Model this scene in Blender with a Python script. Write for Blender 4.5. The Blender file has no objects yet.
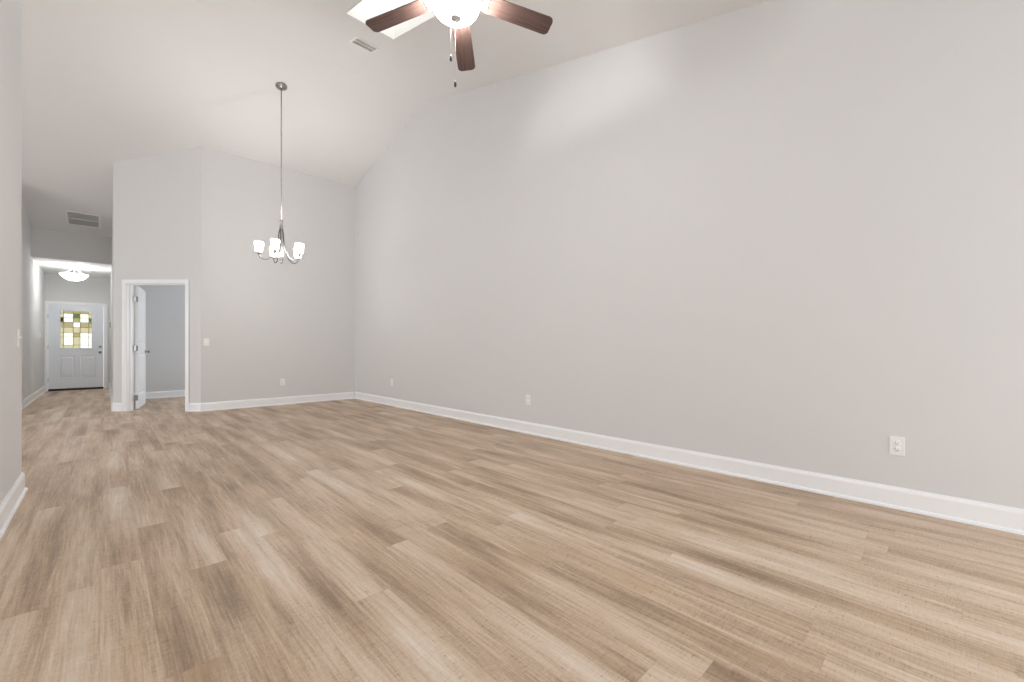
import bpy, bmesh, math, random
from mathutils import Vector, Matrix

S = bpy.context.scene
COL = S.collection

# ------------------------------------------------------------------ camera
CAM_H = 1.03
FPX, HOR = 424.0, 347.5                 # focal length in pixels, horizon row (frame 1024 x 682)
YAW = math.atan2(407.0, FPX)
cam = bpy.data.cameras.new('camera')
cam_o = bpy.data.objects.new('camera', cam)
COL.objects.link(cam_o)
cam.sensor_fit = 'HORIZONTAL'
cam.sensor_width = 36.0
cam.lens = 36.0 * FPX / 1024.0
cam.shift_y = (HOR - 341.0) / 1024.0
cam.clip_start = 0.02
cam_o.location = (0, 0, CAM_H)
cam_o.rotation_euler = (math.pi / 2, 0, -YAW)
S.camera = cam_o

# ------------------------------------------------------------------ world, exposure, daylight
w = bpy.data.worlds.new('sky')
S.world = w
w.use_nodes = True
wn = w.node_tree
bg = wn.nodes['Background']
bg.inputs['Color'].default_value = (0.93, 0.96, 1.0, 1)
bg.inputs['Strength'].default_value = 1.9
S.view_settings.view_transform = 'Standard'
S.view_settings.look = 'None'
S.view_settings.gamma = 1.0
S.view_settings.use_curve_mapping = False
S.view_settings.exposure = 0.36
S.cycles.max_bounces = 14
S.cycles.diffuse_bounces = 10
S.cycles.glossy_bounces = 4
S.cycles.transparent_max_bounces = 12
S.cycles.sample_clamp_indirect = 4.0


def area(name, loc, rot, sx, sy, watts, color=(1, 1, 1)):
    l = bpy.data.lights.new(name, 'AREA')
    l.shape = 'RECTANGLE'
    l.size, l.size_y, l.energy, l.color = sx, sy, watts, color
    o = bpy.data.objects.new(name, l)
    COL.objects.link(o)
    o.location, o.rotation_euler = loc, rot
    return o


HP = math.pi / 2
XR_ = 3.66
# daylight through the glass doors behind, the small room's window and three unseen windows added to light the walls
area('daylight_glass_doors', (1.9, -2.78, 1.12), (HP, 0, 0), 3.3, 2.1, 20, (0.93, 0.965, 1.0))
area('added_daylight_side', (-4.85, -0.1, 1.4), (HP, 0, -HP), 3.6, 1.9, 33, (0.93, 0.965, 1.0))  # unseen window added to even out the light on the right wall
area('added_daylight_side_far', (-4.85, 7.0, 1.4), (HP, 0, -HP), 3.6, 1.9, 58, (0.93, 0.965, 1.0))  # unseen window added to light the far half of the room
area('daylight_den_window', (3.86, 10.0, 1.5), (HP, 0, HP), 1.2, 1.4, 25, (0.84, 0.92, 1.0))
area('added_daylight_right', (XR_ + 0.22, -1.5, 1.35), (HP, 0, HP), 1.4, 1.7, 20, (0.93, 0.965, 1.0))  # unseen window added to brighten the near left wall


# ------------------------------------------------------------------ materials
def mat(name, color, rough=0.6, metal=0.0, emit=None, strength=0.0, bump=0.0, bump_scale=200.0, spec=0.5):
    m = bpy.data.materials.new(name)
    m.use_nodes = True
    nt = m.node_tree
    b = nt.nodes['Principled BSDF']
    b.inputs['Base Color'].default_value = (*color, 1)
    b.inputs['Roughness'].default_value = rough
    b.inputs['Metallic'].default_value = metal
    b.inputs['Specular IOR Level'].default_value = spec
    if emit:
        b.inputs['Emission Color'].default_value = (*emit, 1)
        b.inputs['Emission Strength'].default_value = strength
    if bump > 0:
        tc = nt.nodes.new('ShaderNodeTexCoord')
        n = nt.nodes.new('ShaderNodeTexNoise')
        n.inputs['Scale'].default_value = bump_scale
        n.inputs['Detail'].default_value = 2
        bp = nt.nodes.new('ShaderNodeBump')
        bp.inputs['Strength'].default_value = bump
        bp.inputs['Distance'].default_value = 0.002
        nt.links.new(tc.outputs['Object'], n.inputs['Vector'])
        nt.links.new(n.outputs['Fac'], bp.inputs['Height'])
        nt.links.new(bp.outputs['Normal'], b.inputs['Normal'])
    return m


def glass_mat(name, tint=(1, 1, 1), gloss=0.05):
    m = bpy.data.materials.new(name)
    m.use_nodes = True
    nt = m.node_tree
    nt.nodes.clear()
    out = nt.nodes.new('ShaderNodeOutputMaterial')
    mix = nt.nodes.new('ShaderNodeMixShader')
    tr = nt.nodes.new('ShaderNodeBsdfTransparent')
    gl = nt.nodes.new('ShaderNodeBsdfGlossy')
    tr.inputs['Color'].default_value = (*tint, 1)
    gl.inputs['Roughness'].default_value = 0.05
    mix.inputs['Fac'].default_value = gloss
    nt.links.new(tr.outputs[0], mix.inputs[1])
    nt.links.new(gl.outputs[0], mix.inputs[2])
    nt.links.new(mix.outputs[0], out.inputs['Surface'])
    return m


def floor_mat():
    m = bpy.data.materials.new('vinyl_plank')
    m.use_nodes = True
    nt = m.node_tree
    L = nt.links.new
    b = nt.nodes['Principled BSDF']

    def math_(op, a, c=None):
        n = nt.nodes.new('ShaderNodeMath')
        n.operation = op
        for i, v in enumerate((a, c)):
            if v is None:
                continue
            if isinstance(v, (int, float)):
                n.inputs[i].default_value = v
            else:
                L(v, n.inputs[i])
        return n.outputs[0]

    def ramp(fac, stops):
        r = nt.nodes.new('ShaderNodeValToRGB')
        e = r.color_ramp.elements
        while len(e) < len(stops):
            e.new(0.5)
        for el, (p, c) in zip(e, stops):
            el.position = p
            el.color = (*c, 1) if len(c) == 3 else c
        L(fac, r.inputs[0])
        return r.outputs[0]

    def noise(vec, scale, detail=3, rough=0.55, dist=0.0):
        n = nt.nodes.new('ShaderNodeTexNoise')
        n.inputs['Scale'].default_value = scale
        n.inputs['Detail'].default_value = detail
        n.inputs['Roughness'].default_value = rough
        n.inputs['Distortion'].default_value = dist
        L(vec, n.inputs['Vector'])
        return n.outputs['Fac']

    def comb(x, y, z):
        n = nt.nodes.new('ShaderNodeCombineXYZ')
        for i, v in enumerate((x, y, z)):
            if isinstance(v, (int, float)):
                n.inputs[i].default_value = v
            else:
                L(v, n.inputs[i])
        return n.outputs[0]

    def mixc(fac, a, c, mode='MIX'):
        n = nt.nodes.new('ShaderNodeMix')
        n.data_type = 'RGBA'
        n.blend_type = mode
        if isinstance(fac, (int, float)):
            n.inputs[0].default_value = fac
        else:
            L(fac, n.inputs[0])
        for k, v in ((6, a), (7, c)):
            if isinstance(v, tuple):
                n.inputs[k].default_value = (*v, 1)
            else:
                L(v, n.inputs[k])
        return n.outputs[2]

    tc = nt.nodes.new('ShaderNodeTexCoord')
    sp = nt.nodes.new('ShaderNodeSeparateXYZ')
    L(tc.outputs['Object'], sp.inputs[0])
    X, Y = sp.outputs[0], sp.outputs[1]
    PW, PL = 0.1477, 1.525
    u = math_('DIVIDE', math_('SUBTRACT', X, 0.43), PW)
    row = math_('FLOOR', u)
    wn1 = nt.nodes.new('ShaderNodeTexWhiteNoise')
    wn1.noise_dimensions = '1D'
    L(math_('ADD', row, 7.31), wn1.inputs['W'])
    v = math_('ADD', math_('DIVIDE', Y, PL), wn1.outputs['Value'])
    col = math_('FLOOR', v)
    fu = math_('FRACT', u)
    fv = math_('FRACT', v)
    wn2 = nt.nodes.new('ShaderNodeTexWhiteNoise')
    wn2.noise_dimensions = '2D'
    L(comb(row, col, 0.0), wn2.inputs['Vector'])
    pid = wn2.outputs['Value']
    off = math_('MULTIPLY', pid, 83.0)
    # wide soft pale and dark bands that run along each plank
    wide = noise(comb(math_('MULTIPLY', X, 8.5), math_('MULTIPLY', Y, 0.55), off), 1.0, 2, 0.5, 0.25)
    fine = noise(comb(math_('MULTIPLY', X, 55.0), math_('MULTIPLY', Y, 2.2), off), 1.0, 4, 0.6, 0.35)
    saw = noise(comb(math_('MULTIPLY', X, 22.0), math_('MULTIPLY', Y, 150.0), off), 1.0, 3, 0.65)
    grit = noise(comb(math_('MULTIPLY', X, 170.0), math_('MULTIPLY', Y, 60.0), off), 1.0, 2, 0.6)
    blot = noise(comb(math_('MULTIPLY', X, 5.0), math_('MULTIPLY', Y, 1.6), math_('ADD', off, 31.0)), 1.0, 3, 0.6, 0.4)
    lane = noise(comb(math_('MULTIPLY', row, 3.7), math_('MULTIPLY', Y, 0.9), off), 1.0, 1, 0.5)
    prof_ = math_('SINE', math_('MULTIPLY', fu, math.pi))
    cont = noise(comb(math_('MULTIPLY', X, 6.0), math_('MULTIPLY', Y, 0.8), 3.3), 1.0, 2, 0.5, 0.4)
    thin = noise(comb(math_('MULTIPLY', X, 120.0), math_('MULTIPLY', Y, 5.0), off), 1.0, 3, 0.65, 0.2)
    wide = math_('ADD', math_('MULTIPLY', wide, 0.62), math_('MULTIPLY', cont, 0.38))
    t = math_('ADD', math_('MULTIPLY', wide, 0.86), math_('MULTIPLY', fine, 0.40))
    t = math_('ADD', t, math_('MULTIPLY', math_('SUBTRACT', thin, 0.5), 0.44))
    t = math_('ADD', t, math_('MULTIPLY', math_('SUBTRACT', lane, 0.5), math_('MULTIPLY', prof_, 0.80)))
    t = math_('ADD', t, math_('MULTIPLY', saw, 0.21))
    t = math_('ADD', t, math_('MULTIPLY', grit, 0.20))
    t = math_('ADD', t, math_('MULTIPLY', math_('SUBTRACT', pid, 0.5), 0.05))
    t = math_('SUBTRACT', t, 0.36)
    base = ramp(t, [(0.20, (0.275, 0.190, 0.125)), (0.40, (0.46, 0.338, 0.236)),
                    (0.54, (0.60, 0.465, 0.345)), (0.70, (0.685, 0.58, 0.47)), (0.85, (0.76, 0.68, 0.58))])
    warm = ramp(blot, [(0.55, (0, 0, 0)), (0.74, (1, 1, 1))])
    wv = nt.nodes.new('ShaderNodeSeparateColor')
    L(warm, wv.inputs[0])
    base = mixc(math_('MULTIPLY', wv.outputs[0], 0.60), base, (0.50, 0.345, 0.21))
    # short dark crossed saw scars in the darker bands
    scar = math_('MULTIPLY', math_('LESS_THAN', saw, 0.40), math_('LESS_THAN', fine, 0.42))
    base = mixc(math_('MULTIPLY', scar, 0.45), base, (0.17, 0.135, 0.11))
    # hairline joints
    ju = math_('MINIMUM', fu, math_('SUBTRACT', 1.0, fu))
    jv = math_('MINIMUM', fv, math_('SUBTRACT', 1.0, fv))
    seam = math_('MAXIMUM', math_('LESS_THAN', ju, 0.007), math_('LESS_THAN', jv, 0.0011))
    base = mixc(math_('MULTIPLY', seam, 0.16), base, (0.20, 0.155, 0.12))
    L(base, b.inputs['Base Color'])
    L(math_('ADD', math_('MULTIPLY', fine, 0.18), 0.38), b.inputs['Roughness'])
    b.inputs['Specular IOR Level'].default_value = 0.4
    bp = nt.nodes.new('ShaderNodeBump')
    bp.inputs['Strength'].default_value = 0.15
    bp.inputs['Distance'].default_value = 0.002
    L(math_('SUBTRACT', math_('MULTIPLY', saw, 0.5), seam), bp.inputs['Height'])
    L(bp.outputs['Normal'], b.inputs['Normal'])
    return m


def wood_mat():
    m = bpy.data.materials.new('walnut_blade')
    m.use_nodes = True
    nt = m.node_tree
    b = nt.nodes['Principled BSDF']
    tc = nt.nodes.new('ShaderNodeTexCoord')
    mp = nt.nodes.new('ShaderNodeMapping')
    mp.inputs['Scale'].default_value = (3.0, 55.0, 10.0)
    n = nt.nodes.new('ShaderNodeTexNoise')
    n.inputs['Scale'].default_value = 1.6
    n.inputs['Detail'].default_value = 5
    n.inputs['Distortion'].default_value = 0.6
    r = nt.nodes.new('ShaderNodeValToRGB')
    r.color_ramp.elements[0].position = 0.3
    r.color_ramp.elements[0].color = (0.052, 0.027, 0.022, 1)
    r.color_ramp.elements[1].position = 0.72
    r.color_ramp.elements[1].color = (0.130, 0.078, 0.064, 1)
    nt.links.new(tc.outputs['Object'], mp.inputs[0])
    nt.links.new(mp.outputs[0], n.inputs['Vector'])
    nt.links.new(n.outputs['Fac'], r.inputs[0])
    nt.links.new(r.outputs[0], b.inputs['Base Color'])
    b.inputs['Roughness'].default_value = 0.6
    return m


M = {}
M['wall'] = mat('greige_wall_paint', (0.728, 0.734, 0.738), 0.75, bump=0.12, bump_scale=160, spec=0.25)
M['den_wall'] = M['wall']
M['ceil'] = mat('ceiling_paint', (0.80, 0.803, 0.805), 0.85, bump=0.15, bump_scale=120, spec=0.2)
M['trim'] = mat('white_trim_paint', (0.93, 0.95, 0.975), 0.35)
M['door'] = mat('white_door_paint', (0.84, 0.88, 0.94), 0.4)
M['floor'] = floor_mat()
M['wood'] = wood_mat()
M['nickel'] = mat('brushed_nickel', (0.50, 0.48, 0.46), 0.32, 1.0)
M['nickel_dark'] = mat('satin_nickel_hardware', (0.36, 0.35, 0.34), 0.35, 1.0)
M['arm_metal'] = mat('satin_arm_metal', (0.20, 0.195, 0.19), 0.3, 1.0)
M['white_plastic'] = mat('white_plastic', (0.92, 0.92, 0.92), 0.3)
M['grey_plastic'] = mat('grey_plastic', (0.30, 0.30, 0.30), 0.5)
M['case'] = mat('mid_grey_case', (0.42, 0.42, 0.42), 0.5)
M['slot'] = mat('dark_slot', (0.04, 0.04, 0.04), 0.6)
M['fob'] = mat('dark_wood_fob', (0.035, 0.025, 0.02), 0.4)
M['fan_white'] = mat('white_enamel', (0.72, 0.71, 0.69), 0.35)
M['bowl'] = mat('lit_frosted_bowl', (0.9, 0.9, 0.88), 0.4, emit=(1.0, 0.98, 0.96), strength=60.0)
M['shade'] = mat('lit_frosted_shade', (0.9, 0.9, 0.88), 0.4, emit=(1.0, 0.98, 0.96), strength=9.0)
_nt = M['shade'].node_tree       # frosted glass lets part of the bulb's light straight through
_mx, _tr = _nt.nodes.new('ShaderNodeMixShader'), _nt.nodes.new('ShaderNodeBsdfTransparent')
_mx.inputs['Fac'].default_value = 0.6
_nt.links.new(_nt.nodes['Principled BSDF'].outputs[0], _mx.inputs[1])
_nt.links.new(_tr.outputs[0], _mx.inputs[2])
_nt.links.new(_mx.outputs[0], _nt.nodes['Material Output'].inputs['Surface'])
M['dish'] = mat('lit_frosted_dish', (0.85, 0.85, 0.83), 0.4, emit=(1.0, 0.985, 0.97), strength=12.0)
M['dish_in'] = mat('frosted_dish_inside', (0.85, 0.85, 0.83), 0.4, emit=(1.0, 0.96, 0.91), strength=0.8)
M['finial'] = mat('pale_satin_finial', (0.55, 0.545, 0.54), 0.5)
M['vent_dark'] = mat('vent_shadow_cavity', (0.55, 0.55, 0.545), 0.8)
M['vent_slat'] = mat('grey_vent_slat', (0.88, 0.88, 0.875), 0.5)
M['vent_white'] = mat('white_vent_metal', (0.90, 0.90, 0.89), 0.45)
M['door_foot_black'] = mat('black_door_foot', (0.02, 0.018, 0.016), 0.7)
M['came'] = mat('lead_came', (0.16, 0.155, 0.13), 0.5, 0.3)
M['pane'] = glass_mat('clear_glass')
M['g_cream'] = glass_mat('cream_glass', (0.58, 0.55, 0.42), 0.04)
M['g_clear'] = glass_mat('pale_textured_glass', (0.80, 0.79, 0.71), 0.04)
M['g_amber'] = glass_mat('straw_glass', (0.47, 0.44, 0.31), 0.04)
M['g_green'] = glass_mat('green_glass', (0.27, 0.30, 0.17), 0.04)
M['g_dark'] = glass_mat('dark_green_glass', (0.11, 0.11, 0.06), 0.04)


# ------------------------------------------------------------------ mesh helpers
def add_box(bm, x0, x1, y0, y1, z0, z1, bev=0.0, mx=None, mi=0):
    t = bmesh.new()
    vs = [t.verts.new((x, y, z)) for z in (z0, z1) for y in (y0, y1) for x in (x0, x1)]
    for f in ((0, 2, 3, 1), (4, 5, 7, 6), (0, 1, 5, 4), (2, 6, 7, 3), (0, 4, 6, 2), (1, 3, 7, 5)):
        t.faces.new([vs[i] for i in f])
    if bev > 0:
        bmesh.ops.bevel(t, geom=t.edges[:], offset=bev, segments=2, affect='EDGES', profile=0.5)
    if mx is not None:
        t.transform(mx)
    merge(bm, t, mi)


def merge(bm, t, mi=0):
    t.verts.index_update()
    vm = [bm.verts.new(v.co) for v in t.verts]
    for f in t.faces:
        try:
            nf = bm.faces.new([vm[v.index] for v in f.verts])
            nf.material_index = mi
            nf.smooth = f.smooth
        except ValueError:
            pass
    t.free()


def add_quad_prism(bm, foot, zb, zt):
    """vertical prism over a convex footprint; zb and zt are numbers or functions of (x, y)"""
    fb = zb if callable(zb) else (lambda x, y: zb)
    ft = zt if callable(zt) else (lambda x, y: zt)
    a = [bm.verts.new((x, y, fb(x, y))) for x, y in foot]
    c = [bm.verts.new((x, y, ft(x, y))) for x, y in foot]
    n = len(foot)
    area2 = sum(foot[i][0] * foot[(i + 1) % n][1] - foot[(i + 1) % n][0] * foot[i][1] for i in range(n))
    fl = [a[::-1], c] + [[a[i], a[(i + 1) % n], c[(i + 1) % n], c[i]] for i in range(n)]
    for f in fl:
        bm.faces.new(f if area2 > 0 else f[::-1])


def add_lathe(bm, prof, seg=32, mx=None, mi=0, smooth=True, cap0=False, cap1=False):
    t = bmesh.new()
    rings = []
    for r, z in prof:
        if r < 1e-6:
            rings.append([t.verts.new((0, 0, z))])
        else:
            rings.append([t.verts.new((r * math.cos(2 * math.pi * k / seg), r * math.sin(2 * math.pi * k / seg), z)) for k in range(seg)])
    for A, B in zip(rings, rings[1:]):
        for k in range(seg):
            k2 = (k + 1) % seg
            if len(A) == 1 and len(B) == 1:
                continue
            if len(A) == 1:
                f = t.faces.new((A[0], B[k2], B[k]))
            elif len(B) == 1:
                f = t.faces.new((A[k], A[k2], B[0]))
            else:
                f = t.faces.new((A[k], A[k2], B[k2], B[k]))
            f.smooth = smooth
    if cap0 and len(rings[0]) > 1:
        t.faces.new(rings[0][::-1])
    if cap1 and len(rings[-1]) > 1:
        t.faces.new(rings[-1])
    bmesh.ops.recalc_face_normals(t, faces=t.faces[:])
    if mx is not None:
        t.transform(mx)
    merge(bm, t, mi)


def add_tube(bm, pts, rad, seg=10, mi=0):
    """round tube through points; rad is a number or a list"""
    P = [Vector(p) for p in pts]
    R = rad if isinstance(rad, (list, tuple)) else [rad] * len(P)
    t = bmesh.new()
    rings = []
    prev = None
    for i, p in enumerate(P):
        d = (P[min(i + 1, len(P) - 1)] - P[max(i - 1, 0)]).normalized()
        ref = prev if prev is not None else (Vector((0, 0, 1)) if abs(d.z) < 0.9 else Vector((1, 0, 0)))
        a = (ref - d * ref.dot(d)).normalized()
        prev = a
        b = d.cross(a)
        rings.append([t.verts.new(p + R[i] * (a * math.cos(2 * math.pi * k / seg) + b * math.sin(2 * math.pi * k / seg))) for k in range(seg)])
    for A, B in zip(rings, rings[1:]):
        for k in range(seg):
            f = t.faces.new((A[k], A[(k + 1) % seg], B[(k + 1) % seg], B[k]))
            f.smooth = True
    t.faces.new(rings[0][::-1])
    t.faces.new(rings[-1])
    bmesh.ops.recalc_face_normals(t, faces=t.faces[:])
    merge(bm, t, mi)


def spline(pts, n=8):
    P = [Vector(p) for p in pts]
    out = []
    for i in range(len(P) - 1):
        p0, p1, p2, p3 = P[max(i - 1, 0)], P[i], P[i + 1], P[min(i + 2, len(P) - 1)]
        for k in range(n):
            t = k / n
            out.append(0.5 * ((2 * p1) + (p2 - p0) * t + (2 * p0 - 5 * p1 + 4 * p2 - p3) * t * t + (3 * p1 - p0 - 3 * p2 + p3) * t ** 3))
    out.append(P[-1])
    return out


def add_sweep(bm, path, prof, side=1):
    """profile [(out, z)] swept along an XY polyline with mitred corners; out goes to the left of travel * side"""
    P = [Vector((p[0], p[1])) for p in path]
    rings = []
    for i, p in enumerate(P):
        d0 = (P[i] - P[i - 1]).normalized() if i > 0 else (P[1] - P[0]).normalized()
        d1 = (P[i + 1] - P[i]).normalized() if i < len(P) - 1 else d0
        n0, n1 = Vector((-d0.y, d0.x)) * side, Vector((-d1.y, d1.x)) * side
        m = (n0 + n1).normalized()
        m = m / max(m.dot(n0), 0.2)
        rings.append([bm.verts.new((p.x + m.x * o, p.y + m.y * o, z)) for o, z in prof])
    fs = []
    n = len(prof)
    for A, B in zip(rings, rings[1:]):
        for k in range(n):
            fs.append(bm.faces.new((A[k], A[(k + 1) % n], B[(k + 1) % n], B[k])))
    fs.append(bm.faces.new(rings[0][::-1]))
    fs.append(bm.faces.new(rings[-1]))
    bmesh.ops.recalc_face_normals(bm, faces=fs)


def obj(name, bm, m, parent=None, label=None, loc=None):
    me = bpy.data.meshes.new(name)
    bm.normal_update()
    bm.to_mesh(me)
    bm.free()
    for k in (m if isinstance(m, (list, tuple)) else [m]):
        me.materials.append(k)
    o = bpy.data.objects.new(name, me)
    COL.objects.link(o)
    if parent:
        o.parent = parent
    if loc:
        o.location = loc
    if label:
        o['label'] = label
    return o


def tag(o, label, cat, group=None):
    o['label'] = label
    o['category'] = cat
    if group:
        o['group'] = group
    return o


def struct(name, bm, m, label, cat):
    o = obj(name, bm, m)
    tag(o, label, cat)
    o['kind'] = 'structure'
    return o


def empty(name, loc, rz=0.0):
    o = bpy.data.objects.new(name, None)
    COL.objects.link(o)
    o.empty_display_size = 0.1
    o.location = loc
    o.rotation_euler = (0, 0, rz)
    return o


def copy_tree(o, parent=None):
    c = o.copy()
    COL.objects.link(c)
    if parent:
        c.parent = parent
    for ch in list(o.children):
        copy_tree(ch, c)
    return c


# ------------------------------------------------------------------ plan of the place (metres, camera at 0,0)
XR = 3.66                 # right wall
YB = 8.395                # back wall of the dining end
RIDGE_Y, RIDGE_Z, SL = 5.88, 4.9075, 0.25
XN, YN = -0.43, 4.62      # near left wall and where it ends
XH = -1.02                # left wall of the entry hall
XHR = 0.10                # right wall of the entry hall
YD = 14.74                # front door wall
YHD, ZH = 12.18, 2.765    # header over the hall and hall ceiling
YREAR = -2.6
XK = -4.6                 # far side of the side space


def zc(x, y):
    return RIDGE_Z - SL * abs(y - RIDGE_Y)


def zc_in(x, y):
    return zc(x, y) + 0.05


# ---- floor
bm = bmesh.new()
add_box(bm, XK - 0.2, XR + 0.2, YREAR - 0.2, YD + 0.2, -0.12, 0.0)
struct('floor', bm, M['floor'], 'pale greige wood-look plank floor running through the whole place', 'floor')

# ---- ceiling, near slope with the skylight hole, and far slope
SKX0, SKX1, SKY0, SKY1 = 1.815, 2.385, 3.22, 4.435
bm = bmesh.new()
T = 0.14


def slab(x0, x1, y0, y1):
    add_quad_prism(bm, [(x0, y0), (x1, y0), (x1, y1), (x0, y1)], zc, lambda x, y: zc(x, y) + T)


slab(XK - 0.2, SKX0, YREAR - 0.2, RIDGE_Y)
slab(SKX1, XR + 0.2, YREAR - 0.2, RIDGE_Y)
slab(SKX0, SKX1, YREAR - 0.2, SKY0)
slab(SKX0, SKX1, SKY1, RIDGE_Y)
YK = 10.5                   # end of the open side space
slab(XK - 0.2, XR + 0.2, RIDGE_Y, YK + 0.15)
slab(XH - 0.2, XHR + 1.2, YK + 0.15, YHD + 0.12)
struct('ceiling_main', bm, M['ceil'], 'tall vaulted off-white ceiling sloping both ways from a ridge', 'ceiling')

bm = bmesh.new()
add_box(bm, XH - 0.15, XHR + 0.12, YHD + 0.10, YD + 0.15, ZH, ZH + 0.12)
struct('ceiling_hall', bm, M['ceil'], 'low flat ceiling over the entry hall around the glass dish light', 'ceiling')
bm = bmesh.new()
add_quad_prism(bm, [(1.28, YB + 0.125), (XR + 0.1, YB + 0.125), (XR + 0.1, 11.4), (XHR + 0.125, 11.4), (XHR + 0.125, 9.68)], 2.62, 2.72)
struct('ceiling_den', bm, M['ceil'], 'flat ceiling of the small room behind the open white door', 'ceiling')

# ---- walls
bm = bmesh.new()
for ya, yb, za, zb_ in ((YREAR - 0.15, -2.25, 0, zc_in), (-2.25, -0.75, 0, 0.5), (-2.25, -0.75, 2.25, zc_in), (-0.75, RIDGE_Y, 0, zc_in)):
    add_quad_prism(bm, [(XR, ya), (XR + 0.15, ya), (XR + 0.15, yb), (XR, yb)], za, zb_)
add_quad_prism(bm, [(XR, RIDGE_Y), (XR + 0.15, RIDGE_Y), (XR + 0.15, 9.3), (XR, 9.3)], 0, zc_in)
add_box(bm, XR, XR + 0.15, 9.3, 10.7, 0, 0.8)
add_box(bm, XR, XR + 0.15, 9.3, 10.7, 2.2, 3.4)
add_box(bm, XR, XR + 0.15, 10.7, 11.4, 0, 3.4)
struct('wall_right', bm, M['wall'], 'long bare greige wall with white electrical outlets and white baseboard', 'wall')

bm = bmesh.new()
add_quad_prism(bm, [(1.115, YB), (XR, YB), (XR, YB + 0.12), (1.165, YB + 0.12)], 0, zc_in)
struct('wall_back', bm, M['wall'], 'tall greige wall behind the hanging chandelier', 'wall')

# angled wall with the door opening; s runs along the wall from its left end, n into the small room
AX, AY = 0.10, 9.41
C45 = math.sqrt(0.5)


def aw(s, n):
    return (AX + C45 * s + C45 * n, AY - C45 * s + C45 * n)


ALEN = (1.115 - 0.10) / C45
OS0, OS1, OZ = 0.200, 1.195, 2.078
bm = bmesh.new()
TH = 0.12
add_quad_prism(bm, [aw(0, 0), aw(OS0, 0), aw(OS0, TH), aw(-0.05, TH)], 0, zc_in)
add_quad_prism(bm, [aw(OS1, 0), aw(ALEN, 0), aw(ALEN + 0.05, TH), aw(OS1, TH)], 0, zc_in)
add_quad_prism(bm, [aw(OS0, 0), aw(OS1, 0), aw(OS1, TH), aw(OS0, TH)], OZ, zc_in)
struct('wall_angled', bm, M['wall'], 'diagonal greige wall holding the white cased opening of the small room', 'wall')

bm = bmesh.new()
add_quad_prism(bm, [(XHR, 9.41), (XHR, YD), (XHR + 0.12, YD), (XHR + 0.12, 9.46)], 0, lambda x, y: max(zc_in(x, y), 2.9))
struct('wall_hall_right', bm, M['wall'], 'right side wall of the entry hall ending at the diagonal wall', 'wall')

bm = bmesh.new()
add_quad_prism(bm, [(XH, YK), (XH, YD), (XH - 0.12, YD), (XH - 0.12, YK)], 0, lambda x, y: max(zc_in(x, y), 2.9))
struct('wall_hall_left', bm, M['wall'], 'left side wall of the entry hall beyond the near wall end', 'wall')

YNB = 2.3
bm = bmesh.new()
add_quad_prism(bm, [(XN, YNB), (XN, YN), (XN - 0.14, YN), (XN - 0.14, YNB)], 0, zc_in)
struct('wall_left', bm, M['wall'], 'near greige wall with a white switch at the edge of the frame', 'wall')

bm = bmesh.new()
add_quad_prism(bm, [(XK, YK), (XH - 0.12, YK), (XH - 0.12, YK + 0.12), (XK, YK + 0.12)], 0, zc_in)
struct('wall_kitchen', bm, M['wall'], 'end wall of the open side space beside the hall', 'wall')

bm = bmesh.new()   # header above the hall ceiling
add_quad_prism(bm, [(XH, YHD), (XHR, YHD), (XHR, YHD + 0.12), (XH, YHD + 0.12)], ZH - 0.001, zc_in)
struct('wall_header', bm, M['wall'], 'short header wall below the sloped ceiling above the entry hall', 'wall')

DX0, DX1, DZ = -0.984, -0.009, 2.075
bm = bmesh.new()
add_box(bm, XH - 0.12, DX0, YD, YD + 0.15, 0, 2.9)
add_box(bm, DX1, XHR + 0.12, YD, YD + 0.15, 0, 2.9)
add_box(bm, DX0, DX1, YD, YD + 0.15, DZ, 2.9)
struct('wall_front', bm, M['wall'], 'end wall of the entry hall around the white front door', 'wall')

bm = bmesh.new()
add_box(bm, XHR + 0.12, XR, 11.235, 11.40, 0, 2.7)
struct('wall_den', bm, M['den_wall'], 'grey shaded wall seen through the open white door', 'wall')

bm = bmesh.new()   # wall behind the camera with the glass door opening
GX0, GX1, GZ = 0.2, 3.45, 2.15
y0, y1 = YREAR - 0.15, YREAR
add_quad_prism(bm, [(XK, y0), (GX0, y0), (GX0, y1), (XK, y1)], 0, zc_in)
add_quad_prism(bm, [(GX1, y0), (XR, y0), (XR, y1), (GX1, y1)], 0, zc_in)
add_quad_prism(bm, [(GX0, y0), (GX1, y0), (GX1, y1), (GX0, y1)], GZ, zc_in)
struct('wall_rear', bm, M['wall'], 'rear wall around the wide glass patio doors', 'wall')

bm = bmesh.new()
KZ0, KZ1 = 0.45, 2.35
KW = [(-1.9, 1.7), (5.2, 8.8)]


def side_piece(ya, yb, z0, z1):
    add_quad_prism(bm, [(XK - 0.15, ya), (XK, ya), (XK, yb), (XK - 0.15, yb)], z0, z1)


side_piece(YREAR - 0.15, KW[0][0], 0, zc_in)
side_piece(KW[0][1], KW[1][0], 0, 2.3)
side_piece(KW[0][1], KW[1][0], 2.3, zc_in)
side_piece(KW[1][1], YK + 0.12, 0, zc_in)
for ya, yb in KW:
    side_piece(ya, yb, 0, KZ0)
    if ya < RIDGE_Y < yb:
        side_piece(ya, RIDGE_Y, KZ1, zc_in)
        side_piece(RIDGE_Y, yb, KZ1, zc_in)
    else:
        side_piece(ya, yb, KZ1, zc_in)
struct('wall_side', bm, M['wall'], 'far wall of the side space with two added wide windows', 'wall')


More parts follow.
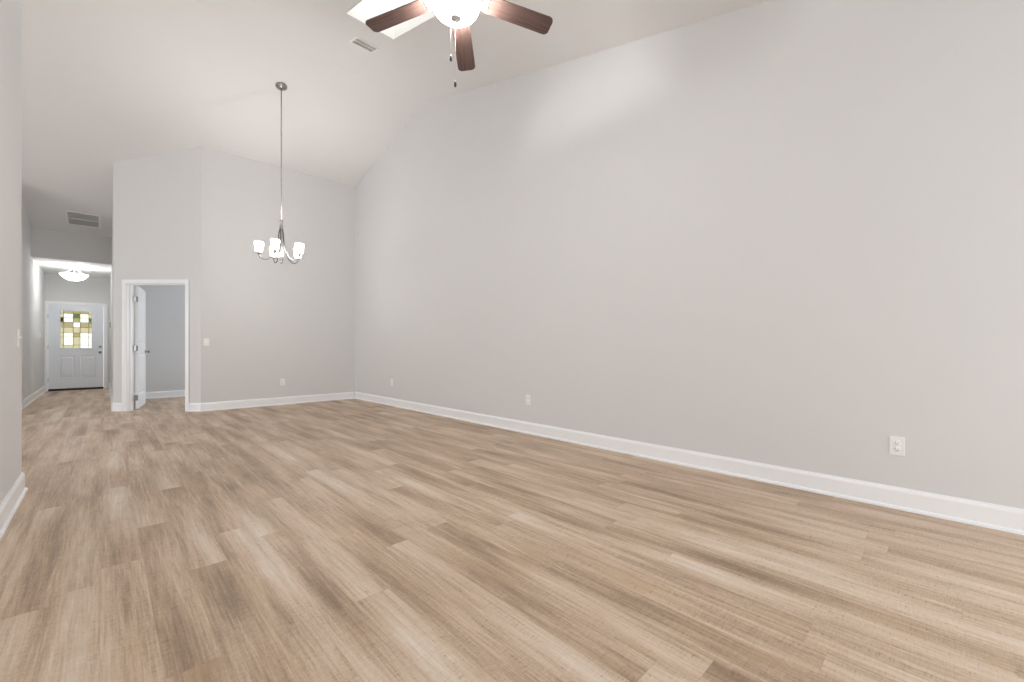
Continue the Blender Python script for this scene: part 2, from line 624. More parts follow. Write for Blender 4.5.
# ---- windows behind the camera and in the small room, with three more added for light
def window(name, axis, pos, a0, a1, z0, z1, bars, label):
    """frame of stiles, rails and mullions in the plane axis = pos, with one pane mesh"""
    bm = bmesh.new()
    t, d = 0.05, 0.04

    def bar(p0, p1, q0, q1):
        if axis == 'y':
            add_box(bm, p0, p1, pos - d, pos + d, q0, q1, 0.004)
        else:
            add_box(bm, pos - d, pos + d, p0, p1, q0, q1, 0.004)
    bar(a0, a0 + t, z0, z1)
    bar(a1 - t, a1, z0, z1)
    bar(a0 + t, a1 - t, z0, z0 + t)
    bar(a0 + t, a1 - t, z1 - t, z1)
    for k in range(1, bars):
        c = a0 + (a1 - a0) * k / bars
        bar(c - t / 2, c + t / 2, z0 + t, z1 - t)
    o = obj(name, bm, M['trim'])
    o['kind'] = 'structure'
    tag(o, label, 'window')
    bm = bmesh.new()
    if axis == 'y':
        add_box(bm, a0 + 0.02, a1 - 0.02, pos - 0.004, pos + 0.004, z0 + 0.02, z1 - 0.02)
    else:
        add_box(bm, pos - 0.004, pos + 0.004, a0 + 0.02, a1 - 0.02, z0 + 0.02, z1 - 0.02)
    obj('window_pane', bm, M['pane'], o)
    return o


window('window_1', 'y', YREAR - 0.07, GX0, GX1, 0.0, GZ, 3, 'wide white framed glass patio doors in the rear wall')
window('added_window_2', 'x', XK - 0.07, *KW[0], KZ0, KZ1, 3, 'wide white framed side window, unseen, added for soft light')
window('added_window_5', 'x', XK - 0.07, *KW[1], KZ0, KZ1, 3, 'wide white framed side window, unseen, added to light the far half')
window('window_3', 'x', XR + 0.07, 9.3, 10.7, 0.8, 2.2, 2, 'white framed window of the small room')

window('added_window_6', 'x', XR + 0.07, -2.25, -0.75, 0.5, 2.25, 2, 'unseen white framed window added in the right wall to brighten the near wall')

# ---- skylight: shaft, curb frame and pane
bm = bmesh.new()
SH = 0.34
tk = 0.03


def shaft_side(foot):
    add_quad_prism(bm, foot, lambda x, y: zc(x, y) - 0.0005, lambda x, y: zc(x, y) + SH)


e_ = 0.002
lo_x, hi_x, lo_y, hi_y = SKX0 + e_, SKX1 - e_, SKY0 + e_, SKY1 - e_
li = 0.012
shaft_side([(lo_x, lo_y), (lo_x + li, lo_y), (lo_x + li, hi_y), (lo_x, hi_y)])
shaft_side([(hi_x - li, lo_y), (hi_x, lo_y), (hi_x, hi_y), (hi_x - li, hi_y)])
shaft_side([(lo_x + li, lo_y), (hi_x - li, lo_y), (hi_x - li, lo_y + li), (lo_x + li, lo_y + li)])
shaft_side([(lo_x + li, hi_y - li), (hi_x - li, hi_y - li), (hi_x - li, hi_y), (lo_x + li, hi_y)])
sky_shaft = mat('white_shaft_paint', (0.80, 0.78, 0.74), 0.7)
sk = obj('window_4', bm, sky_shaft)
sk['kind'] = 'structure'
tag(sk, 'bright skylight opening in the sloped ceiling behind a fan blade', 'skylight')
bm = bmesh.new()
add_quad_prism(bm, [(SKX0 - tk, SKY0 - tk), (SKX1 + tk, SKY0 - tk), (SKX1 + tk, SKY1 + tk), (SKX0 - tk, SKY1 + tk)],
               lambda x, y: zc(x, y) + SH + 0.001, lambda x, y: zc(x, y) + SH + 0.011)
obj('skylight_pane', bm, M['pane'], sk)

# ---- baseboards
BB = [(0, 0), (0.027, 0), (0.027, 0.008), (0.024, 0.016), (0.016, 0.021), (0.015, 0.022), (0.015, 0.112),
      (0.012, 0.122), (0.007, 0.130), (0.006, 0.137), (0, 0.137)]


def baseboard(name, path, side, label):
    bm = bmesh.new()
    add_sweep(bm, path, BB, side)
    return struct(name, bm, M['trim'], label, 'baseboard')


baseboard('baseboard_right', [(XR, YREAR), (XR, YB - 0.001)], 1, 'white baseboard along the long right wall')
CAS = 0.062
baseboard('baseboard_back', [(XR - 0.028, YB), (1.115, YB), aw(OS1 + CAS - 0.008, 0)], 1, 'white baseboard under the chandelier wall')
baseboard('baseboard_hall_right', [aw(OS0 - CAS + 0.008, 0), (XHR, 9.41), (XHR, YD - 0.02)], 1,
          'white baseboard turning from the diagonal wall into the hall')
baseboard('baseboard_left', [(XN - 0.14, YNB), (XN - 0.14, YN), (XN, YN), (XN, YNB), (XN - 0.139, YNB)], 1, 'white baseboard and shoe moulding at the near wall end')
baseboard('baseboard_hall_left', [(XH, YD - 0.02), (XH, YK), (XH - 0.12, YK), (XK + 0.001, YK)], 1, 'white baseboard along the left hall wall')
baseboard('baseboard_den', [(XR - 0.01, 11.235), (XHR + 0.13, 11.235)], 1, 'white baseboard of the small room seen past its door')

# ---- casing and jamb of the small room's opening (local frame: x along the wall, y into the room)
MXA = Matrix.Translation((AX, AY, 0)) @ Matrix.Rotation(-math.pi / 4, 4, 'Z')


def casing(bm, x0, x1, z1, yf, cw, mx, back=None):
    """flat stepped casing around an opening whose edges are x0, x1, z1, proud of the face at y = yf"""
    for a, b_, t in ((0.006, cw, 0.012), (0.016, cw, 0.018)):
        add_box(bm, x0 - b_, x0 - a, yf - t, yf, 0.0, z1 + a, 0.002, mx)
        add_box(bm, x1 + a, x1 + b_, yf - t, yf, 0.0, z1 + a, 0.002, mx)
        add_box(bm, x0 - b_, x1 + b_, yf - t, yf, z1 + a, z1 + b_, 0.002, mx)


JS0, JS1, JZ = OS0 + 0.018, OS1 - 0.018, OZ - 0.018
bm = bmesh.new()
casing(bm, JS0, JS1, JZ, 0.0, 0.066, MXA)
add_box(bm, OS0 + 0.001, JS0, -0.001, TH + 0.001, 0, JZ, 0, MXA)
add_box(bm, JS1, OS1 - 0.001, -0.001, TH + 0.001, 0, JZ, 0, MXA)
add_box(bm, OS0 + 0.001, OS1 - 0.001, -0.001, TH + 0.001, JZ, OZ - 0.001, 0, MXA)
# door stop strips
add_box(bm, JS0, JS0 + 0.011, 0.05, 0.08, 0, JZ, 0.002, MXA)
add_box(bm, JS1 - 0.011, JS1, 0.05, 0.08, 0, JZ, 0.002, MXA)
add_box(bm, JS0 + 0.011, JS1 - 0.011, 0.05, 0.08, JZ - 0.011, JZ, 0.002, MXA)
struct('trim_1', bm, M['trim'], 'white casing and jamb around the small room opening in the diagonal wall', 'door frame')

# ---- casing, jamb and threshold of the front door
bm = bmesh.new()
FX0, FX1, FZ = DX0 + 0.017, DX1 - 0.017, DZ - 0.018
I4 = Matrix.Identity(4)
for x0_, x1_ in ((XH + 0.001, FX0 - 0.006), (FX1 + 0.006, FX1 + 0.07)):
    add_box(bm, x0_, x1_, YD - 0.016, YD, 0, FZ + 0.006, 0.002)
add_box(bm, XH + 0.001, FX1 + 0.07, YD - 0.016, YD, FZ + 0.006, FZ + 0.07, 0.002)
add_box(bm, DX0 + 0.001, FX0, YD - 0.001, YD + 0.149, 0, FZ)
add_box(bm, FX1, DX1 - 0.001, YD - 0.001, YD + 0.149, 0, FZ)
add_box(bm, DX0 + 0.001, DX1 - 0.001, YD - 0.001, YD + 0.149, FZ, DZ - 0.001)
add_box(bm, DX1 + 0.075, XHR - 0.001, YD - 0.02, YD, 0, 0.137)
struct('trim_2', bm, M['trim'], 'white casing and jamb around the front door', 'door frame')
bm = bmesh.new()
add_box(bm, FX0, FX1, YD - 0.004, YD + 0.149, 0.0, 0.022, 0.003)
struct('trim_3', bm, M['door_foot_black'], 'dark threshold strip under the front door', 'threshold')


# ------------------------------------------------------------------ doors
def raised_panel(bm, x0, x1, z0, z1, yface, sgn, depth=0.014):
    """sloped sticking and raised field of a moulded panel; the face looks along sgn * y"""
    def ring(i, dy):
        return [(x0 + i, yface - sgn * dy, z0 + i), (x1 - i, yface - sgn * dy, z0 + i), (x1 - i, yface - sgn * dy, z1 - i), (x0 + i, yface - sgn * dy, z1 - i)]
    rs = [ring(0, 0), ring(0.010, depth), ring(0.026, depth), ring(0.050, 0.003)]
    vs = [[bm.verts.new(c) for c in r] for r in rs]
    fs = []
    for A, B in zip(vs, vs[1:]):
        for k in range(4):
            fs.append(bm.faces.new((A[k], A[(k + 1) % 4], B[(k + 1) % 4], B[k])))
    fs.append(bm.faces.new(vs[-1]))
    for f in fs:
        f.normal_update()
        if f.normal.y * sgn < 0:
            f.normal_flip()


def face_with_holes(bm, x0, x1, z0, z1, y, sgn, holes):
    xs = sorted({x0, x1, *[h[0] for h in holes], *[h[1] for h in holes]})
    zs = sorted({z0, z1, *[h[2] for h in holes], *[h[3] for h in holes]})
    for i in range(len(xs) - 1):
        for j in range(len(zs) - 1):
            cx, cz = (xs[i] + xs[i + 1]) / 2, (zs[j] + zs[j + 1]) / 2
            if any(h[0] < cx < h[1] and h[2] < cz < h[3] for h in holes):
                continue
            f = bm.faces.new([bm.verts.new(c) for c in ((xs[i], y, zs[j]), (xs[i + 1], y, zs[j]), (xs[i + 1], y, zs[j + 1]), (xs[i], y, zs[j + 1]))])
            f.normal_update()
            if f.normal.y * sgn < 0:
                f.normal_flip()


def leaf_mesh(w_, z0, z1, t, panels, hole=None):
    """door leaf: x 0..w_, front face y = 0 (looks to -y), back face y = t"""
    bm = bmesh.new()
    hs = panels + ([hole] if hole else [])
    for y, sg in ((0.0, -1), (t, 1)):
        face_with_holes(bm, 0, w_, z0, z1, y, sg, hs)
        for p in panels:
            raised_panel(bm, *p, y, sg)
    def edge(a, b_, c, d):
        bm.faces.new([bm.verts.new(q) for q in (a, b_, c, d)])
    edge((0, 0, z0), (0, 0, z1), (0, t, z1), (0, t, z0))
    edge((w_, 0, z0), (w_, t, z0), (w_, t, z1), (w_, 0, z1))
    edge((0, 0, z0), (0, t, z0), (w_, t, z0), (w_, 0, z0))
    edge((0, 0, z1), (w_, 0, z1), (w_, t, z1), (0, t, z1))
    if hole:
        a, b_, c, d = hole
        edge((a, 0, c), (a, t, c), (a, t, d), (a, 0, d))
        edge((b_, 0, c), (b_, 0, d), (b_, t, d), (b_, t, c))
        edge((a, 0, c), (b_, 0, c), (b_, t, c), (a, t, c))
        edge((a, 0, d), (a, t, d), (b_, t, d), (b_, 0, d))
    bmesh.ops.remove_doubles(bm, verts=bm.verts[:], dist=0.0002)
    return bm


def hinge_bm():
    bm = bmesh.new()
    add_lathe(bm, [(0, -0.052), (0.006, -0.05), (0.0075, -0.046), (0.0075, 0.046), (0.006, 0.05), (0, 0.052)], 12)
    return bm


def knob_bm(sgn):
    """round door knob on a rose; axis along sgn * y"""
    bm = bmesh.new()
    mx = Matrix.Rotation(-sgn * math.pi / 2, 4, 'X')
    add_lathe(bm, [(0, 0), (0.033, 0), (0.033, 0.005), (0.028, 0.009), (0.013, 0.011), (0.0115, 0.028), (0.016, 0.034),
                   (0.025, 0.041), (0.0275, 0.052), (0.024, 0.062), (0.012, 0.067), (0, 0.068)], 24, mx)
    return bm


# small room door, swung open into that room
GAM = math.radians(81.2)
dw, dt = 0.914, 0.035
hx, hy = aw(JS0 + 0.012, TH + 0.020)
d1 = empty('door_1', (hx, hy, 0.0), GAM)
d1['kind'] = 'structure'
tag(d1, 'white panelled interior door standing open into the small room', 'door')
x0_, x1_ = 0.115, dw - 0.115
bm = leaf_mesh(dw, 0.012, 2.05, dt, [(x0_, x1_, 0.24, 0.93), (x0_, x1_, 1.09, 1.93)])
lf = obj('door_leaf', bm, M['trim'], d1, loc=(0.004, -dt, 0))
for k, z in enumerate((0.20, 1.02, 1.83)):
    h = obj('hinge', hinge_bm(), M['nickel_dark'], d1, loc=(-0.004, 0.006, z))
    bm = bmesh.new()
    add_box(bm, -0.003, 0.0, -0.032, 0.0, -0.044, 0.044, 0.0008)
    lfp = obj('hinge_leaf', bm, M['nickel_dark'], h, loc=(0.0065, -0.008, 0))
    bm = bmesh.new()     # the other leaf lies on the jamb
    add_box(bm, 0.0, 0.003, -0.036, 0.0, -0.044, 0.044, 0.0008, Matrix.Rotation(-(GAM + math.pi / 4), 4, 'Z'))
    obj('hinge_leaf', bm, M['nickel_dark'], h, loc=(-0.006, -0.012, 0))
for sg in (-1, 1):
    obj('door_knob', knob_bm(sg), M['nickel_dark'], d1, loc=(dw - 0.065, 0.0 if sg > 0 else -dt, 0.955))

# front door with its leaded glass light
fw = FX1 - FX0 - 0.006
fx = FX0 + 0.003
d2 = empty('door_2', (fx, YD + 0.012, 0.0), 0.0)
d2['kind'] = 'structure'
tag(d2, 'white front door with a leaded glass window and two lower panels', 'door')
LX0, LX1, LZ0, LZ1 = -0.781 - fx, -0.223 - fx, 1.006, 1.922
bm = leaf_mesh(fw, 0.048, FZ - 0.004, 0.044,
               [(-0.795 - fx, -0.527 - fx, 0.30, 0.83), (-0.439 - fx, -0.167 - fx, 0.30, 0.83)],
               (LX0 + 0.012, LX1 - 0.012, LZ0 + 0.012, LZ1 - 0.012))
obj('door_leaf', bm, M['door'], d2)
bm = bmesh.new()
add_box(bm, 0.0, fw, 0.004, 0.040, 0.024, 0.047, 0.002)
obj('door_gap_strip', bm, M['door_foot_black'], d2, 'black strip standing in for the dark gap under the leaf')  # black strip in place of the dark gap below the leaf
bm = bmesh.new()
for (a, b_, c, d) in ((LX0 - 0.02, LX0 + 0.016, LZ0 - 0.02, LZ1 + 0.02), (LX1 - 0.016, LX1 + 0.02, LZ0 - 0.02, LZ1 + 0.02),
                      (LX0 + 0.016, LX1 - 0.016, LZ0 - 0.02, LZ0 + 0.016), (LX0 + 0.016, LX1 - 0.016, LZ1 - 0.016, LZ1 + 0.02)):
    add_box(bm, a, b_, -0.012, 0.006, c, d, 0.003)
obj('glass_frame', bm, M['door'], d2)
# leaded panes: fractions of the light, colour
gw, gh = LX1 - LX0 - 0.024, LZ1 - LZ0 - 0.024
US = [0, 0.10, 0.40, 0.62, 0.90, 1.0]
VS = [0, 0.08, 0.30, 0.41, 0.56, 0.70, 0.82, 0.93, 1.0]
GM = [M['g_cream'], M['g_clear'], M['g_amber'], M['g_green'], M['g_dark']]
GRID = [[0, 0, 0, 1, 1],
        [0, 1, 0, 1, 1],
        [0, 1, 2, 1, 1],
        [0, 0, 0, 0, 0],
        [2, 2, 1, 2, 2],
        [4, 1, 2, 1, 3],
        [0, 1, 3, 1, 0],
        [0, 2, 2, 2, 0]]
bm = bmesh.new()
bmc = bmesh.new()
gx0, gz0 = LX0 + 0.012, LZ0 + 0.012
for j in range(len(VS) - 1):
    for i in range(len(US) - 1):
        add_box(bm, gx0 + gw * US[i], gx0 + gw * US[i + 1], 0.012, 0.018, gz0 + gh * VS[j], gz0 + gh * VS[j + 1], 0, None, GRID[j][i])
for u_ in US[1:-1]:
    add_box(bmc, gx0 + gw * u_ - 0.005, gx0 + gw * u_ + 0.005, 0.006, 0.022, gz0, gz0 + gh, 0.002)
for v_ in VS[1:-1]:
    add_box(bmc, gx0, gx0 + gw, 0.007, 0.021, gz0 + gh * v_ - 0.005, gz0 + gh * v_ + 0.005, 0.002)
gl = obj('leaded_glass', bm, GM, d2, 'leaded glass of cream, pale and green pieces')
obj('lead_lines', bmc, M['came'], gl)
for z in (0.268, 1.042, 1.776):
    obj('hinge', hinge_bm(), M['nickel_dark'], d2, loc=(-0.006, -0.006, z))
obj('door_knob', knob_bm(-1), M['nickel_dark'], d2, loc=(-0.088 - fx, 0.0, 0.91))
bm = bmesh.new()
add_lathe(bm, [(0, 0), (0.031, 0), (0.031, 0.010), (0.026, 0.016), (0.014, 0.018), (0, 0.018)], 24, Matrix.Rotation(math.pi / 2, 4, 'X'))
add_box(bm, -0.007, 0.007, -0.034, -0.017, -0.018, 0.018, 0.003)
obj('deadbolt', bm, M['nickel_dark'], d2, loc=(-0.088 - fx, 0.0, 1.052))

# ------------------------------------------------------------------ ceiling fan
FANX, FANY, FBZ = 1.618, 2.203, 3.296
fan = empty('ceiling_fan', (FANX, FANY, FBZ))
tag(fan, 'ceiling fan with dark brown wooden blades and a lit frosted bowl', 'ceiling fan')
bm = bmesh.new()
zt = zc(FANX, FANY) - FBZ
slope_mx = Matrix.Translation((0, 0, zt)) @ Matrix.Rotation(math.atan(SL), 4, 'X')
add_lathe(bm, [(0.0, -0.07), (0.03, -0.07), (0.055, -0.05), (0.068, -0.02), (0.07, 0.0), (0, 0.0)], 32, slope_mx)
obj('canopy', bm, M['fan_white'], fan)
bm = bmesh.new()
add_tube(bm, [(0, 0, 0.13), (0, 0, zt - 0.05)], 0.0135, 16)
obj('downrod', bm, M['fan_white'], fan)
bm = bmesh.new()
add_lathe(bm, [(0, 0.20), (0.022, 0.20), (0.024, 0.14), (0.06, 0.125), (0.10, 0.105), (0.118, 0.075), (0.12, 0.035), (0.10, 0.018),
               (0.085, 0.012), (0.08, -0.008), (0.062, -0.014), (0.055, -0.02), (0.055, -0.052), (0.05, -0.055), (0, -0.055)], 40)
obj('motor_housing', bm, M['fan_white'], fan)
bm = bmesh.new()
add_lathe(bm, [(0.05, -0.050), (0.115, -0.046), (0.128, -0.040), (0.126, -0.034), (0.10, -0.030), (0.05, -0.028)], 40)
obj('cutoff_fitter_pan', bm, M['fan_white'], fan)  # pan added above the bowl, sized to cut off steep upward light
A0 = 46.0
for k in range(5):
    an = math.radians(A0 + 72 * k)
    bmb = bmesh.new()
    # blade outline: a little wider towards the tip, rounded corners
    L0, L1, w0, w1, rc = 0.180, 0.656, 0.064, 0.068, 0.034
    out = []
    for (cx_, cy_, a_) in ((L1 - rc, w1 - rc, 0), (L0 + 0.02, w0 - 0.02, 90), (L0 + 0.02, -(w0 - 0.02), 180), (L1 - rc, -(w1 - rc), 270)):
        r_ = rc if cx_ > 0.4 else 0.02
        for q in range(7):
            aa = math.radians(a_ + q * 15)
            out.append((cx_ + r_ * math.cos(aa), cy_ + r_ * math.sin(aa)))
    up = [bmb.verts.new((x, y, 0.003)) for x, y in out]
    dn = [bmb.verts.new((x, y, -0.003)) for x, y in out]
    bmb.faces.new(up)
    bmb.faces.new(dn[::-1])
    n_ = len(out)
    for i in range(n_):
        bmb.faces.new((up[i], dn[i], dn[(i + 1) % n_], up[(i + 1) % n_]))
    bl = obj('blade', bmb, M['wood'], fan)
    bl.rotation_euler = Matrix.Rotation(an, 3, 'Z').to_euler()
    bl.matrix_local = Matrix.Rotation(an, 4, 'Z') @ Matrix.Rotation(math.radians(5.9), 4, 'Y') @ Matrix.Rotation(math.radians(-8.5), 4, 'X')
    bmk = bmesh.new()
    add_box(bmk, 0.085, 0.20, -0.014, 0.014, -0.012, -0.004, 0.003)
    add_quad_prism(bmk, [(0.185, -0.018), (0.205, -0.036), (0.213, -0.03), (0.213, 0.03), (0.205, 0.036), (0.185, 0.018)], -0.0075, -0.0032)
    for sx_, sy_ in ((0.203, -0.022), (0.203, 0.022), (0.195, 0.0)):
        add_lathe(bmk, [(0, -0.011), (0.005, -0.010), (0.006, -0.0075)], 10, Matrix.Translation((sx_, sy_, 0)))
    obj('blade_bracket', bmk, M['fan_white'], bl, 'white blade bracket')
bm = bmesh.new()
BR = 0.152
prof = [(0.0, -0.147), (0.03, -0.1465), (0.065, -0.142), (0.098, -0.131), (0.125, -0.114), (0.142, -0.092), (BR, -0.066), (BR, -0.052),
        (BR - 0.005, -0.052), (BR - 0.005, -0.066), (0.137, -0.090), (0.121, -0.110), (0.095, -0.126), (0.064, -0.137), (0.03, -0.1415), (0, -0.142)]
prof = [(r_, z_ - 0.014) for r_, z_ in prof]
add_lathe(bm, prof, 48)
obj('light_bowl', bm, M['bowl'], fan, 'glowing frosted glass bowl')
bm = bmesh.new()
add_lathe(bm, [(0, -0.174), (0.010, -0.173), (0.016, -0.169), (0.032, -0.166), (0.036, -0.161), (0.0, -0.158)], 24)
obj('finial', bm, M['finial'], fan, 'brushed metal finial')
RV = Vector((math.cos(YAW), -math.sin(YAW), 0))      # to the right as one faces down the room diagonal
for off, zend in ((-0.033, -0.395), (-0.004, -0.560)):
    p = RV * off
    bm = bmesh.new()
    add_tube(bm, [(p.x, p.y, -0.160 if abs(off) > 0.01 else -0.172), (p.x, p.y, zend)], 0.0013, 6)
    for q in range(24):
        zz = -0.178 + (zend + 0.178) * q / 24
        add_lathe(bm, [(0, zz - 0.0022), (0.0022, zz), (0, zz + 0.0022)], 6, Matrix.Translation((p.x, p.y, 0)))
    ch = obj('pull_chain', bm, M['fan_white'], fan)
    bm = bmesh.new()
    add_lathe(bm, [(0, zend - 0.042), (0.006, zend - 0.040), (0.0085, zend - 0.030), (0.007, zend - 0.012), (0.003, zend), (0, zend)], 14,
              Matrix.Translation((p.x, p.y, 0)))
    obj('pull_fob', bm, M['fob'], ch, 'small dark pull fob')


def point(name, loc, watts, r, color=(1, 0.97, 0.94)):
    l = bpy.data.lights.new(name, 'POINT')
    l.energy, l.shadow_soft_size, l.color = watts, r, color
    o = bpy.data.objects.new(name, l)
    COL.objects.link(o)
    o.location = loc
    return o


point('fan_bulb', (FANX, FANY, FBZ - 0.088), 48, 0.03)

# ------------------------------------------------------------------ chandelier
CHX, CHY = 1.80, 6.59
cz = zc(CHX, CHY)
chn = empty('chandelier', (CHX, CHY, 0.0))
tag(chn, 'brushed metal chandelier with five lit frosted cup shades on a long rod', 'chandelier')
bm = bmesh.new()
cmx = Matrix.Translation((0, 0, cz)) @ Matrix.Rotation(-math.atan(SL), 4, 'X')
add_lathe(bm, [(0, -0.034), (0.022, -0.034), (0.032, -0.026), (0.062, -0.020), (0.072, -0.012), (0.075, 0.0), (0, 0)], 32, cmx)
obj('canopy', bm, M['nickel_dark'], chn)
bm = bmesh.new()
add_tube(bm, [(0, 0, 2.83), (0, 0, cz - 0.02)], 0.0075, 12)
for z in (3.40, 4.05):
    add_tube(bm, [(0, 0, z - 0.012), (0, 0, z + 0.012)], 0.010, 12)
obj('rod', bm, M['nickel'], chn)
bm = bmesh.new()
add_lathe(bm, [(0, 2.845), (0.012, 2.842), (0.022, 2.825), (0.024, 2.810), (0.013, 2.795), (0.011, 2.77), (0.020, 2.755), (0.024, 2.735),
               (0.019, 2.715), (0.017, 2.55), (0.020, 2.42), (0.028, 2.33), (0.030, 2.29), (0.020, 2.262), (0.012, 2.250), (0.019, 2.238), (0.016, 2.222), (0, 2.212)], 28)
obj('column', bm, M['nickel'], chn)
view_dir = Vector((-math.sin(YAW), -math.cos(YAW), 0))
base_a = math.atan2(view_dir.y, view_dir.x)
for k in range(5):
    an = base_a + math.radians(13 + 72 * k)
    ux, uy = math.cos(an), math.sin(an)
    pts = [(0.016, 2.71), (0.030, 2.64), (0.040, 2.53), (0.062, 2.42), (0.115, 2.315), (0.175, 2.262), (0.230, 2.262), (0.263, 2.288), (0.272, 2.318)]
    bm = bmesh.new()
    add_tube(bm, spline([(ux * r_, uy * r_, z_) for r_, z_ in pts], 6), 0.0078, 10)
    arm = obj('arm', bm, M['arm_metal'], chn)
    bm = bmesh.new()
    mx = Matrix.Translation((ux * 0.272, uy * 0.272, 0))
    add_lathe(bm, [(0, 2.310), (0.012, 2.312), (0.016, 2.322), (0.030, 2.334), (0.034, 2.346), (0.029, 2.350), (0.016, 2.354), (0.014, 2.40), (0, 2.402)], 24, mx)
    obj('shade_holder', bm, M['nickel'], arm)
    bm = bmesh.new()
    add_lathe(bm, [(0.015, 2.351), (0.038, 2.353), (0.043, 2.361), (0.048, 2.40), (0.053, 2.445), (0.058, 2.488),
                   (0.055, 2.488), (0.050, 2.445), (0.045, 2.40), (0.039, 2.363), (0.015, 2.357)], 32, mx)
    obj('glass_shade', bm, M['shade'], arm, 'glowing frosted glass cup shade')
    point('chandelier_bulb', (CHX + ux * 0.272, CHY + uy * 0.272, 2.43), 9.0, 0.02)

# ------------------------------------------------------------------ hall light
HLX, HLY = -0.475, 13.05
hl = empty('ceiling_light', (HLX, HLY, ZH))
tag(hl, 'glowing glass dish light hanging below the entry hall ceiling', 'ceiling light')
bm = bmesh.new()
add_lathe(bm, [(0, -0.03), (0.035, -0.03), (0.060, -0.018), (0.066, 0.0), (0, 0)], 32)
obj('canopy', bm, M['nickel'], hl)
bm = bmesh.new()
add_tube(bm, [(0, 0, -0.02), (0, 0, -0.295)], 0.008, 12)
for q in range(3):
    a_ = math.radians(30 + 120 * q)
    add_tube(bm, spline([(0.02 * math.cos(a_), 0.02 * math.sin(a_), -0.035), (0.09 * math.cos(a_), 0.09 * math.sin(a_), -0.09),
                         (0.205 * math.cos(a_), 0.205 * math.sin(a_), -0.172)], 6), 0.006, 8)
obj('stem', bm, M['nickel'], hl)
bm = bmesh.new()
add_lathe(bm, [(0, -0.300), (0.06, -0.296), (0.12, -0.278), (0.175, -0.235), (0.205, -0.195), (0.222, -0.168),
               (0.217, -0.1675), (0.20, -0.190), (0.17, -0.229), (0.117, -0.271), (0.058, -0.289), (0, -0.293)], 48)
for f in bm.faces:
    c = f.calc_center_median()
    f.material_index = 1 if f.normal.z > 0 else 0
obj('glass_dish', bm, [M['dish'], M['dish_in']], hl, 'glowing frosted glass dish')
bm = bmesh.new()
add_lathe(bm, [(0, -0.322), (0.008, -0.320), (0.012, -0.311), (0.02, -0.303), (0.0, -0.2985)], 20)
obj('finial', bm, M['nickel'], hl, 'small metal finial')
point('hall_bulb', (HLX + 0.05, HLY, ZH - 0.20), 2.5, 0.04)


# ------------------------------------------------------------------ vents lying on the sloped ceiling
def vent(name, cx_, cy_, lx, ly, slats, slope_sign, along, label, blade_m):
    """louvred grille; local z points up into the ceiling, y runs up or down the slope"""
    r = empty(name, (cx_, cy_, zc(cx_, cy_)))
    r.rotation_euler = (slope_sign * math.atan(SL), 0, 0)
    tag(r, label, 'air vent')
    fr = 0.024
    bm = bmesh.new()
    for (a, b_, c, d) in ((-lx / 2, -lx / 2 + fr, -ly / 2, ly / 2), (lx / 2 - fr, lx / 2, -ly / 2, ly / 2),
                          (-lx / 2 + fr, lx / 2 - fr, -ly / 2, -ly / 2 + fr), (-lx / 2 + fr, lx / 2 - fr, ly / 2 - fr, ly / 2)):
        add_box(bm, a, b_, c, d, -0.009, -0.001, 0.002)
    bmf = bm
    bm = bmesh.new()
    add_box(bm, -lx / 2 + fr * 0.8, lx / 2 - fr * 0.8, -ly / 2 + fr * 0.8, ly / 2 - fr * 0.8, -0.0025, -0.001)
    obj('vent_backing', bm, M['vent_dark'], r)
    if along == 'x':
        add_box(bmf, -lx / 2 + fr, lx / 2 - fr, -0.006, 0.006, -0.0095, -0.001)
    obj('vent_frame', bmf, M['vent_white'], r)
    bm = bmesh.new()
    span = (ly if along == 'x' else lx) - 2 * fr
    for q in range(slats):
        c = -span / 2 + span * (q + 0.5) / slats
        if along == 'x':
            mx = Matrix.Translation((0, c, -0.0065)) @ Matrix.Rotation(math.radians(18), 4, 'X')
            add_box(bm, -lx / 2 + fr, lx / 2 - fr, -span / slats * 0.36, span / slats * 0.36, -0.0006, 0.0006, 0, mx)
        else:
            mx = Matrix.Translation((c, 0, -0.0065)) @ Matrix.Rotation(math.radians(18), 4, 'Y')
            add_box(bm, -span / slats * 0.36, span / slats * 0.36, -ly / 2 + fr, ly / 2 - fr, -0.0006, 0.0006, 0, mx)
    obj('vent_louvres', bm, blade_m, r)
    return r


vent('return_air_vent', -0.297, 11.57, 0.46, 0.55, 18, -1, 'x', 'large grey louvred return vent on the sloped ceiling above the hall', M['vent_slat'])
vent('ceiling_vent', 2.247, 4.895, 0.29, 0.20, 7, 1, 'x', 'small louvred vent on the ceiling beside the fan', M['vent_slat'])


# ------------------------------------------------------------------ wall plates (local: x along the wall, y = -out, z up)
def plate_bm():
    bm = bmesh.new()
    add_box(bm, -0.0365, 0.0365, -0.006, 0.0, -0.059, 0.059, 0.0022)
    return bm


def make_outlet(loc, rz, label):
    r = empty('wall_outlet', loc, rz)
    tag(r, label, 'electrical outlet', 'electrical outlets')
    obj('cover_plate', plate_bm(), M['white_plastic'], r)
    for zz in (-0.0195, 0.0195):
        bm = bmesh.new()
        t = bmesh.new()
        add_lathe(t, [(0, 0.0035), (0.0155, 0.0035), (0.017, 0.002), (0.017, 0.0)], 24, Matrix.Rotation(math.pi / 2, 4, 'X'))
        merge(bm, t)
        s_ = obj('socket', bm, M['white_plastic'], r, loc=(0, -0.006, zz))
        bm = bmesh.new()
        add_box(bm, -0.0078, -0.0056, -0.0041, -0.0034, 0.000, 0.0085)
        add_box(bm, 0.0056, 0.0078, -0.0041, -0.0034, 0.001, 0.0080)
        add_lathe(bm, [(0, 0.0041), (0.0026, 0.0041), (0.0026, 0.0034)], 10, Matrix.Translation((0, 0, -0.0065)) @ Matrix.Rotation(math.pi / 2, 4, 'X'))
        obj('socket_slots', bm, M['slot'], s_, 'dark socket slots')
    return r


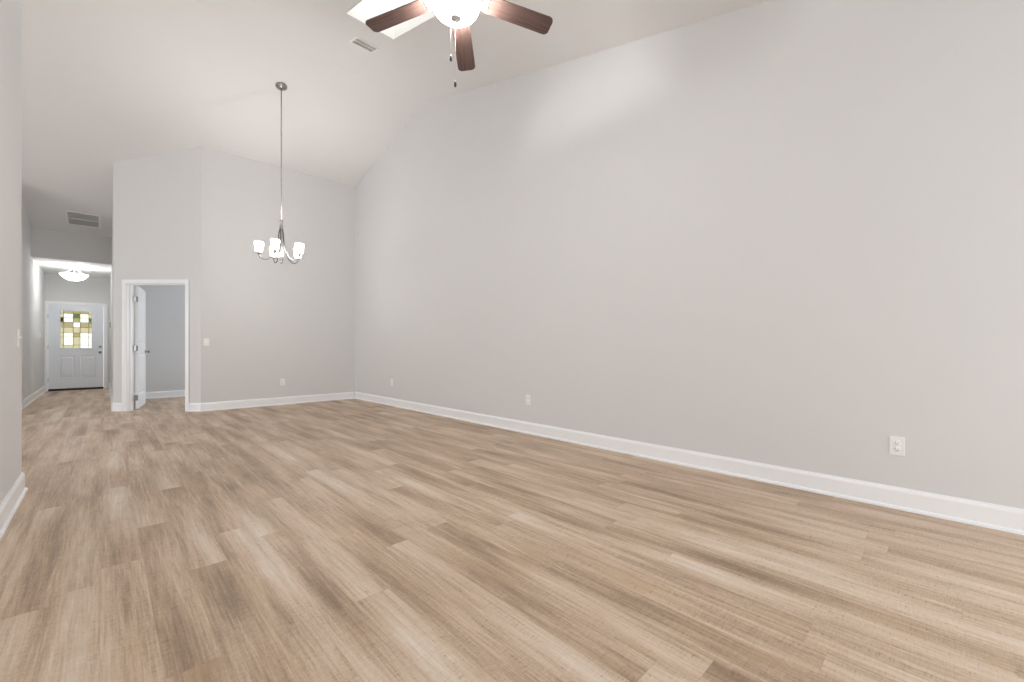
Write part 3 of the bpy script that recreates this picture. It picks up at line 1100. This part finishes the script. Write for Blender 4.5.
out1 = make_outlet((XR - 0.0005, 0.251, 0.40), -HP, 'white outlet nearest the camera on the long right wall')
for loc, rz, lab in (((XR - 0.0005, 3.53, 0.405), -HP, 'white outlet halfway along the long right wall'),
                     ((XR - 0.0005, 6.88, 0.41), -HP, 'white outlet on the right wall close to the far corner'),
                     ((2.311, YB - 0.0005, 0.407), 0.0, 'white outlet low on the wall behind the chandelier')):
    o = copy_tree(out1)
    o.location = loc
    o.rotation_euler = (0, 0, rz)
    o['label'] = lab


def make_switch(loc, rz, label):
    r = empty('light_switch', loc, rz)
    tag(r, label, 'light switch', 'light switches')
    obj('cover_plate', plate_bm(), M['white_plastic'], r)
    bm = bmesh.new()
    add_box(bm, -0.006, 0.006, -0.0075, -0.006, -0.0125, 0.0125, 0.0006)
    add_box(bm, -0.004, 0.004, -0.020, -0.005, -0.003, 0.006, 0.0012, Matrix.Rotation(math.radians(-18), 4, 'X'))
    obj('toggle', bm, M['white_plastic'], r)
    return r


sw1 = make_switch((1.187, YB - 0.0005, 1.12), 0.0, 'white switch beside the diagonal wall corner near the open door')
for loc, rz, lab in (((XN + 0.0005, 4.41, 1.095), HP, 'white switch on the near wall at the left edge'),
                     ((XH + 0.0005, 13.72, 1.30), HP, 'white switch on the hall wall left of the front door')):
    o = copy_tree(sw1)
    o.location = loc
    o.rotation_euler = (0, 0, rz)
    o['label'] = lab

kp = empty('alarm_keypad', (XHR - 0.0005, 14.0, 1.57), -HP)
tag(kp, 'small grey keypad on the hall wall right of the front door', 'keypad')
bm = bmesh.new()
add_box(bm, -0.055, 0.055, -0.022, 0.0, -0.065, 0.065, 0.005)
obj('keypad_case', bm, M['case'], kp)
bm = bmesh.new()
add_box(bm, -0.04, 0.04, -0.0235, -0.0215, 0.005, 0.048, 0.0008)
for q in range(9):
    add_box(bm, -0.033 + 0.024 * (q % 3), -0.015 + 0.024 * (q % 3), -0.024, -0.0215, -0.05 + 0.017 * (q // 3), -0.038 + 0.017 * (q // 3), 0.0008)
obj('keypad_screen', bm, M['grey_plastic'], kp, 'grey screen and keys')
